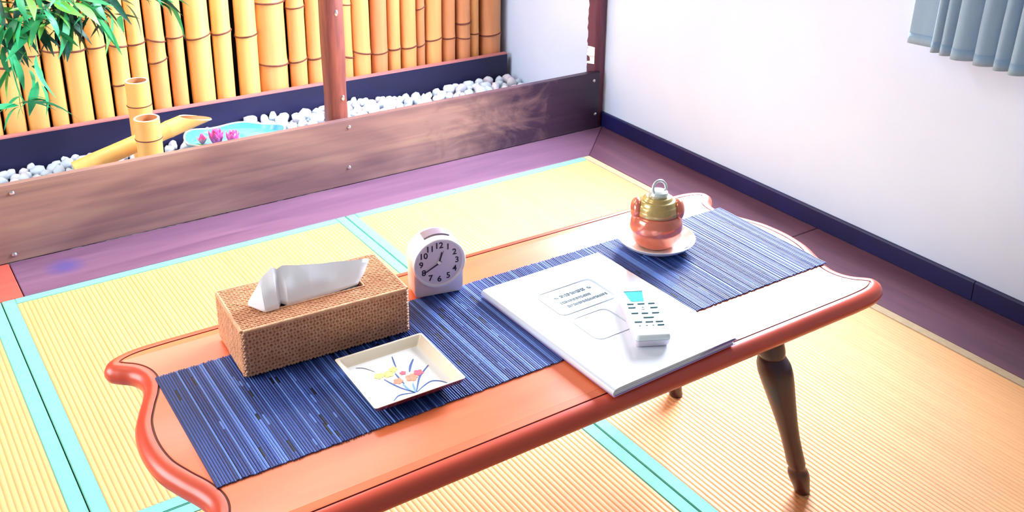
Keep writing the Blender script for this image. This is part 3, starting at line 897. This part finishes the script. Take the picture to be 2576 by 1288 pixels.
# ------------------------------------------------------------------ alarm clock
ck = thing('alarm_clock', 'small pinkish white alarm clock with round numbered dial', 'clock', (-1.2284, -1.1535, ZR), math.radians(-12.6))
cz = .0605; cr = .0448
pts = [(-.036, .0), (-.0395, .0015), (-.0415, .006), (-.0425, .03)]
a0 = math.radians(200)
arc = [(cr * math.cos(math.radians(a)), cz + cr * math.sin(math.radians(a))) for a in [200 - 220 * k / 40 for k in range(41)]]
prof = pts + arc + [(-x, z) for x, z in reversed(pts)]
def inset(pr, d):
    c = Vector((0, .055)); out = []
    for x, z in pr:
        v = Vector((x, z)) - c; l = v.length; v *= (l - d) / l; out.append(v + c)
    return out
b = MB(); rs = []
for d_, yv in ((.003, 0.0), (.0008, .0012), (0, .004), (0, .040), (.002, .046), (.007, .050)):
    rs.append([(p.x, yv, max(p.y, 0.0 if d_ < .001 else .0)) for p in inset(prof, d_)])
b.rings(rs); obj('case', b.me('case', 'clock_case', 40), ck)
def ydisc(b, r0prof, n=64, c=(0, cz), mi=0, cap=True):
    rs = [[(c[0] + r * math.cos(2 * PI * k / n), yv, c[1] + r * math.sin(2 * PI * k / n)) for k in range(n)] for r, yv in r0prof]
    b.rings(rs, False, cap, mi)
b = MB(); ydisc(b, [(.0445, .002), (.0448, -.003), (.0435, -.0055), (.0410, -.0055), (.0395, -.003), (.0390, .0005)], cap=False); obj('bezel', b.me('bezel', 'clock_bezel', 50), ck)
b = MB(); ydisc(b, [(.0396, -.0012), (.01, -.0012)]); obj('dial', b.me('dial', 'clock_face', 50), ck)
def text_mesh(s, size, name, mname, ext=.0002):
    cu = bpy.data.curves.new('txt', 'FONT'); cu.body = s; cu.size = size; cu.align_x = 'CENTER'; cu.align_y = 'CENTER'; cu.extrude = ext; cu.resolution_u = 3; cu.offset = .00022
    o = bpy.data.objects.new('txt', cu); COL.objects.link(o)
    dg = bpy.context.evaluated_depsgraph_get(); dg.update()
    me = bpy.data.meshes.new_from_object(o.evaluated_get(dg))
    bpy.data.objects.remove(o); bpy.data.curves.remove(cu)
    me.name = name; me.materials.clear(); me.materials.append(MATS[mname])
    return me
for h in range(1, 13):
    a = PI / 2 - h * PI / 6
    me = text_mesh(str(h), .0148, 'numeral', 'clock_black')
    for v in me.vertices: v.co = Vector((v.co.x, -v.co.z, v.co.y))
    o = obj('numeral', me, ck, (.0305 * math.cos(a), -.0015, cz + .0305 * math.sin(a)))
def hand(ang, L, w_, yv, mname, name):
    a = PI / 2 - ang; d = Vector((math.cos(a), 0, math.sin(a))); s_ = Vector((-d.z, 0, d.x))
    c = Vector((0, yv, cz)); b = MB()
    q = [c - d * .004 - s_ * w_, c - d * .004 + s_ * w_, c + d * L + s_ * w_ * .6, c + d * L - s_ * w_ * .6]
    b.add(q + [p + Vector((0, -.0006, 0)) for p in q], [(0, 1, 2, 3), (7, 6, 5, 4), (0, 4, 5, 1), (1, 5, 6, 2), (2, 6, 7, 3), (3, 7, 4, 0)])
    obj(name, b.me(name, mname), ck)
hand(math.radians(14), .019, .0014, -.002, 'clock_black', 'hour_hand')
hand(math.radians(240), .0285, .0012, -.003, 'clock_black', 'minute_hand')
hand(math.radians(22), .022, .0004, -.0016, 'clock_grey', 'alarm_hand')
b = MB(); ydisc(b, [(.003, -.001), (.003, -.0042), (.0022, -.0048)], 20); obj('hand_hub', b.me('hand_hub', 'clock_bezel', 50), ck)
b = MB()
arcp = [(math.radians(a)) for a in range(62, 119, 4)]
rs = [[(.0450 * math.cos(a), .010, cz + .0450 * math.sin(a)), (.0450 * math.cos(a), .034, cz + .0450 * math.sin(a)), (.0472 * math.cos(a), .033, cz + .0472 * math.sin(a)), (.0472 * math.cos(a), .011, cz + .0472 * math.sin(a))] for a in arcp]
b.rings(rs); obj('snooze_bar', b.me('snooze_bar', 'clock_grey', 40), ck)

# ------------------------------------------------------------------ square dish
PA = math.radians(-2.0)
dish = thing('square_dish', 'square cream dish painted with a spray of orchids', 'dish', (-1.4002, -1.3390, ZR), PA)
def sq(h, z, r=.004):
    out = []
    for cx, cy, a0 in ((h - r, h - r, 0), (-h + r, h - r, 90), (-h + r, -h + r, 180), (h - r, -h + r, 270)):
        for k in range(5):
            a = math.radians(a0 + 22.5 * k); out.append(Vector((cx + r * math.cos(a), cy + r * math.sin(a), z)))
    return out
b = MB(); b.rings([sq(.048, 0), sq(.050, .005), sq(.058, .0065), sq(.066, .013), sq(.0695, .0205)], True, False); obj('underside', b.me('underside', 'glaze_brown', 40), dish)
b = MB(); b.rings([sq(.0695, .0205), sq(.0698, .0215), sq(.0685, .0218), sq(.066, .0205), sq(.060, .0125), sq(.0565, .0098)], False, False); obj('rim', b.me('rim', 'glaze_cream', 50), dish)
b = MB(); b.rings([sq(.0567, .0099), sq(.05, .0093), sq(.02, .0093)], False, True); obj('well', b.me('well', 'glaze_white', 50), dish)
art = [[(-0.0452, 0.0506), (-0.0353, 0.0434), (-0.0262, 0.0276)], [(0.0119, 0.050), (0.0075, 0.0335), (0.005, 0.022)], [(0.0356, 0.0282), (0.025, 0.0152), (0.0164, 0.0013)], [(0.0471, 0.0025), (0.0381, -0.0045), (0.0239, -0.0166), (0.0137, -0.0309), (0.0026, -0.0482)], [(0.0491, -0.0514), (0.0426, -0.0418), (0.0322, -0.0358), (0.0183, -0.0402), (0.0034, -0.0487)], [(-0.0336, -0.0508), (-0.0226, -0.0433), (-0.0121, -0.0443), (0.0006, -0.0488)], [(-0.0229, 0.0031), (-0.0178, -0.0129), (-0.0115, -0.0285), (0.0001, -0.0485)], [(-0.0049, -0.0215), (-0.004, -0.0376), (0.001, -0.0491)], [(-0.003, 0.0089), (-0.0034, -0.0068), (-0.0033, -0.0216)], [(0.0075, -0.0267), (0.0042, -0.038), (0.0014, -0.0484)]]
wid = [.0006, .001, .0018, .0014, .0012, .0011, .0012, .0016, .0012, .0014]
cols_ = ['paint_slate', 'paint_blue', 'paint_blue', 'paint_blue', 'paint_blue', 'paint_blue', 'paint_blue', 'paint_sky', 'paint_blue', 'paint_sky']
for st, w_, cn in zip(art, wid, cols_):
    pts = catmull([Vector((x, y, 0)) for x, y in st], 6); n = len(pts); b = MB(); rs = []
    for i, p in enumerate(pts):
        d = (pts[min(i + 1, n - 1)] - pts[max(i - 1, 0)]).normalized(); s_ = Vector((-d.y, d.x, 0)); ww = w_ * (.35 + .65 * math.sin(PI * (i + .6) / (n + .2)))
        rs.append([p + s_ * ww + Vector((0, 0, .0090)), p - s_ * ww + Vector((0, 0, .0090)), p - s_ * ww + Vector((0, 0, .00975)), p + s_ * ww + Vector((0, 0, .00975))])
    b.rings(rs); obj('painted_leaf', b.me('painted_leaf', cn), dish)
random.seed(8)
for (x, y), r, cn in zip([(-0.0252, 0.0141), (-0.0118, 0.0116), (-0.0014, 0.0186), (-0.0075, -0.0115), (0.0125, -0.0132), (0.0261, -0.0073), (0.0067, 0.0035)], [.0075, .0085, .0070, .0075, .0095, .0078, .005], ['paint_yellow', 'paint_yellow', 'paint_yellow', 'paint_coral', 'paint_coral', 'paint_rose', 'paint_rose']):
    b = MB(); n = 40; ph = random.uniform(0, 6)
    q = [(x + r * (.68 + .32 * abs(math.cos(2.5 * a + ph))) * math.cos(a), y + r * (.68 + .32 * abs(math.cos(2.5 * a + ph))) * math.sin(a)) for a in [2 * PI * k / n for k in range(n)]]
    b.prism(q, .0090, .0100); obj('painted_flower', b.me('painted_flower', cn), dish)

# ------------------------------------------------------------------ saucer and lidded pot
SC = (-0.806, -1.2165)
sa = thing('saucer', 'round white saucer under the copper coloured pot', 'saucer', (SC[0], SC[1], ZR))
b = MB(); b.lathe([(.036, 0), (.040, .003), (.052, .005), (.064, .012), (.0715, .0195), (.0722, .0212), (.0708, .0214), (.062, .0135), (.050, .0080), (.042, .0062), (.010, .0058)], 72)
obj('dish', b.me('dish', 'glaze_white', 50), sa)
for a in (3.3, 3.6, 2.2, 5.2):
    b = MB(); c = Vector((.059 * math.cos(a), .059 * math.sin(a), .0122)); b.add([c + Vector((.004 * math.cos(k), .003 * math.sin(k), .0022 * math.cos(k - a))) for k in [2 * PI * i / 12 for i in range(12)]], [tuple(range(12))])
    o = obj('painted_mark', b.me('painted_mark', 'paint_sky'), sa); solidify(o, .0008)
pt = thing('lidded_pot', 'copper coloured lidded pot with a ring handle on the saucer', 'pot', (SC[0] - .002, SC[1] + .0, ZR + .0066))
b = MB(); b.lathe([(.026, 0), (.032, .001), (.041, .009), (.0470, .022), (.0488, .036), (.0478, .048), (.0450, .057), (.0425, .0620), (.038, .0640)], 56)
body = obj('body', b.me('body', 'copper', 40), pt)
prof = [(.036, .0635), (.0398, .0645)]
for k in range(40):
    s_ = k / 39; a_ = s_ * PI / 2 * .93
    prof.append((.0402 * math.cos(a_) ** .8, .0665 + .033 * math.sin(a_) + .0010 * math.sin(s_ * PI * 9)))
b = MB(); b.lathe(prof, 56); obj('lid', b.me('lid', 'lid_gold', 60), pt)
for sg in (-1, 1):   # rounded ears at the shoulder
    dv = Vector((.807, -.59, 0)) * sg; sv = Vector((.59, .807, 0)); rs = []
    for k in range(13):
        a_ = PI * (k / 12) ; hz = .070 - .021 * math.cos(a_); rr = max(.0006, math.sin(a_))
        rs.append([dv * (.0375 + .0125 * rr * math.cos(q)) + sv * (.022 * rr * math.sin(q)) + Vector((0, 0, hz)) for q in [2 * PI * i / 16 for i in range(16)]])
    b = MB(); b.rings(rs); obj('ear', b.me('ear', 'copper', 60), body)
b = MB(); b.lathe([(.0170, .0965), (.0185, .101), (.0165, .1055), (.010, .108), (.001, .1085)], 32); kn = obj('knob', b.me('knob', 'lid_knob', 40), pt)
b = MB(); b.tube([(.0155 * math.cos(a), -.002 + .004 * math.sin(a), .1085 + .0135 * math.sin(a) + .003) for a in [math.radians(-20 + 220 * k / 24) for k in range(25)]], .0026, 10); obj('ring_handle', b.me('ring_handle', 'lid_knob', 60), kn)

# ------------------------------------------------------------------ document file
fA = math.radians(0.9)
fl = thing('document_file', 'thick white plastic document file lying across the runner', 'file', (-1.0500, -1.3690, ZR), fA)
FX, FY = .1235, .171
# cross section in x: rounded spine at the left, thin at the right
sec_t = [(-FX + .0005, .0042), (-FX - .0002, .0072), (-FX + .0015, .0108), (-FX + .006, .0130), (-FX + .020, .0138), (-.04, .0134), (.03, .0128), (FX - .004, .0122), (FX, .0118)]
def sheet(name, prof, y0, y1, th, mname, parent):
    b = MB(); rs = []
    pr = catmull([Vector((x, 0, z)) for x, z in prof], 4)
    up_ = [(p.x, p.z) for p in pr]; lo = [(p.x, p.z - th) for p in reversed(pr)]
    poly = up_ + lo; n = len(poly)
    v = [(x, y0, z) for x, z in poly] + [(x, y1, z) for x, z in poly]
    f = [(i, (i + 1) % n, (i + 1) % n + n, i + n) for i in range(n)]
    h = len(up_)
    f += [tuple(k + n * e for k in ((i, i + 1, n - 2 - i, n - 1 - i) if e else (n - 1 - i, n - 2 - i, i + 1, i))) for i in range(h - 1) for e in (0, 1)]
    b.add(v, f); return obj(name, b.me(name, mname, 40), parent)
b = MB(); b.box(-FX + .002, FX, -FY, FY, 0, .0012); obj('back_cover', b.me('back_cover', 'cover_lilac'), fl)
for k in range(5):
    z0 = .0014 + k * .0019; ins = .002 + .0012 * (k % 2)
    b = MB(); b.box(-FX + .003, FX - ins, -FY + .001 + ins * .5, FY - ins, z0, z0 + .0016)
    obj('pages', b.me('pages', 'paper'), fl)
cv = sheet('front_cover', sec_t, -FY, FY, .0010, 'clear_cover', fl)
b = MB(); b.prism([(.045, -FY - .002), (FX + .003, -FY - .002), (FX + .003, -FY + .006)], .0085, .0095); obj('folded_corner', b.me('folded_corner', 'cover_lilac'), fl)
ZC = .0136
def strip(b, x0, x1, y0, y1): b.box(x0, x1, y0, y1, ZC - .0008, ZC + .0003)
def L2(x, y):  # world -> file coords
    p = Matrix.Rotation(-fA, 3, 'Z') @ (Vector((x, y, 0)) - Vector((-1.05, -1.369, 0))); return p.x, p.y
b = MB()
def rrect(x0, x1, y0, y1, r):
    out = []
    for cx, cy, a0 in ((x1 - r, y1 - r, 0), (x0 + r, y1 - r, 90), (x0 + r, y0 + r, 180), (x1 - r, y0 + r, 270)):
        out += [Vector((cx + r * math.cos(math.radians(a0 + 15 * k)), cy + r * math.sin(math.radians(a0 + 15 * k)), ZC)) for k in range(7)]
    return out
b.tube(rrect(-.062, .052, .028, .104, .012), .0006, 5, closed=True); b.tube(rrect(-.060, .012, -.060, .012, .014), .0005, 5, closed=True)
obj('printed_frame', b.me('printed_frame', 'ink_pale'), fl)
random.seed(12)
for (x0, x1, y, hgt, mn) in ((-.028, .022, .080, .0075, 'ink_grey'), (-.040, .022, .062, .006, 'ink_grey'), (-.036, .046, .048, .006, 'ink_grey')):
    b = MB(); x = x0
    while x < x1:
        w_ = random.uniform(.0014, .0032)
        k = random.random()
        if k < .4: strip(b, x, x + .0009, y - hgt / 2, y + hgt / 2); strip(b, x, x + w_, y + hgt * .1, y + hgt * .3)
        elif k < .75: strip(b, x, x + w_, y - hgt / 2, y - hgt * .3); strip(b, x, x + w_, y + hgt * .25, y + hgt * .45); strip(b, x + w_ * .4, x + w_ * .4 + .0009, y - hgt / 2, y + hgt / 2)
        else: strip(b, x, x + w_, y - hgt * .4, y - hgt * .15); strip(b, x, x + w_, y + hgt * .1, y + hgt * .35)
        x += w_ + random.uniform(.0008, .002)
    obj('printed_line', b.me('printed_line', mn), fl)
for x in (-.036, .032):
    b = MB(); q = [(x + (.0042 if k % 2 == 0 else .0018) * math.cos(PI / 2 + PI * k / 5), .080 + (.0042 if k % 2 == 0 else .0018) * math.sin(PI / 2 + PI * k / 5)) for k in range(10)]
    b.prism(q, ZC - .0006, ZC + .0003); obj('printed_star', b.me('printed_star', 'ink_grey'), fl)

# ------------------------------------------------------------------ remote control
rA = math.atan2(.129, .0685) - PI / 2
rm = thing('remote_control', 'white remote control with cyan screen lying on the document file', 'remote control', (-1.0170, -1.4240, ZR + .0139), rA)
RWd, RLn, RT = .0545, .150, .021
b = MB()
def rs_(hx, hy, z, r): return [Vector((p.x, p.y, z)) for p in [Vector((cx + r * math.cos(math.radians(a0 + 15 * k)), cy + r * math.sin(math.radians(a0 + 15 * k)), 0)) for cx, cy, a0 in ((hx - r, hy - r, 0), (-hx + r, hy - r, 90), (-hx + r, -hy + r, 180), (hx - r, -hy + r, 270)) for k in range(7)]]
hx, hy = RWd / 2, RLn / 2
b.rings([rs_(hx - .003, hy - .004, 0, .005), rs_(hx - .001, hy - .002, .003, .006), rs_(hx, hy, .012, .006)], True, False); obj('back_shell', b.me('back_shell', 'remote_side', 40), rm)
b = MB(); b.rings([rs_(hx, hy, .0124, .006), rs_(hx, hy, .018, .006), rs_(hx - .0012, hy - .0012, RT - .001, .006), rs_(hx - .003, hy - .003, RT, .005)], True, True); obj('front_shell', b.me('front_shell', 'remote_white', 40), rm)
b = MB(); b.prism([(-.0185, .060), (-.0135, .027), (.0075, .027), (.0115, .060)], RT - .0005, RT + .0004); sc = obj('screen', b.me('screen', 'lcd_cyan'), rm)
b = MB(); b.box(-.019, .012, .0585, .0608, RT, RT + .0009); obj('screen_edge', b.me('screen_edge', 'lcd_edge'), sc)
btn = [(-.016, .019, .011), (.001, .019, .012), (.018, .019, .011), (-.016, .008, .012), (.019, .006, .012), (-.015, -.009, .011), (.001, -.010, .011), (.018, -.010, .012), (.004, -.023, .017), (-.015, -.035, .012), (.002, -.036, .012), (.018, -.036, .012), (.018, -.046, .011)]
for x, y, w_ in btn:
    me = rbox('button', w_, .0030, .0016, .0007, 'button_grey', 2); obj('button', me, rm, (x, y, RT - .0004))
b = MB(); b.lathe([(.0045, 0), (.0042, .0012), (.0030, .0016)], 20); obj('button', b.me('button', 'remote_side', 40), rm, (.001, .006, RT - .0002))
b = MB(); b.lathe([(.0016, 0), (.0014, .0006)], 12); 
pm = b.me('button', 'button_grey', 40); obj('button', pm, rm, (.001, .006, RT + .0013))
for x in (-.015, -.004, .006): obj('button', pm, rm, (x, -.046, RT - .0002))

# ------------------------------------------------------------------ curtain
cu = thing('curtain', 'short pleated grey-blue curtain hanging at the upper right wall', 'curtain', (0.18, -1.3, 0.0))
ed = [-1.040, -1.122, -1.148, -1.180, -1.237, -1.287, -1.325, -1.37, -1.42, -1.46]
path = []
for i in range(len(ed) - 1):
    a, c = ed[i], ed[i + 1]; wd = a - c
    amp = min(.050, .034 + wd * .22)
    # each pleat: forward rounded fold at its left edge, running back towards the wall
    f0 = -amp * (0.25 if i == 0 else 1.0)
    if i == 0: path += [(f0 + .006, a + .002), (f0, a - .004), (f0 * .75, a - wd * .3), (f0 * .35, a - wd * .6), (.006, a - wd * .92), (.004, c + .003)]
    else: path += [(f0 * .45, a + .001), (f0 * .9, a - wd * .06), (f0, a - wd * .22), (f0 * .92, a - wd * .42), (f0 * .6, a - wd * .68), (f0 * .15, a - wd * .9), (.006, c + .002)]
path = [(x, y) for x, y in path]
P3 = catmull([Vector((x, y, 0)) for x, y in path], 4)
V = []; F = []; zs = [.612, .616, .70, .9, 1.2, 1.6, 1.95]
for k, z in enumerate(zs):
    for p in P3:
        fl_ = 1.0 + .25 * max(0, (.95 - z)) 
        V.append((p.x * fl_ + .004 * noise.noise(Vector((p.y * 20, z * 5, 0))), p.y + 1.3 + (.03 * (1.2 - z) if k < 6 else 0), z))
n = len(P3)
F = [(k * n + i, k * n + i + 1, (k + 1) * n + i + 1, (k + 1) * n + i) for k in range(len(zs) - 1) for i in range(n - 1)]
o = obj('cloth', mesh('cloth', V, F, 'curtain_cloth', 60), cu); solidify(o, .002)
V2 = []; 
for z, g in ((.611, -.0016), (.637, -.0016)):
    for p in P3: V2.append((p.x * (1 + .25 * (.95 - z)) + g + .004 * noise.noise(Vector((p.y * 20, z * 5, 0))), p.y + 1.3 + .03 * (1.2 - z), z))
o = obj('hem', mesh('hem', V2, [(i, i + 1, n + i + 1, n + i) for i in range(n - 1)], 'curtain_cloth', 60), cu); solidify(o, .0012)
b = MB(); b.tube([(.012, .40, 1.955), (.012, -.35, 1.955)], .010, 14); obj('curtain_rod', b.me('curtain_rod', 'window_frame', 50), cu)
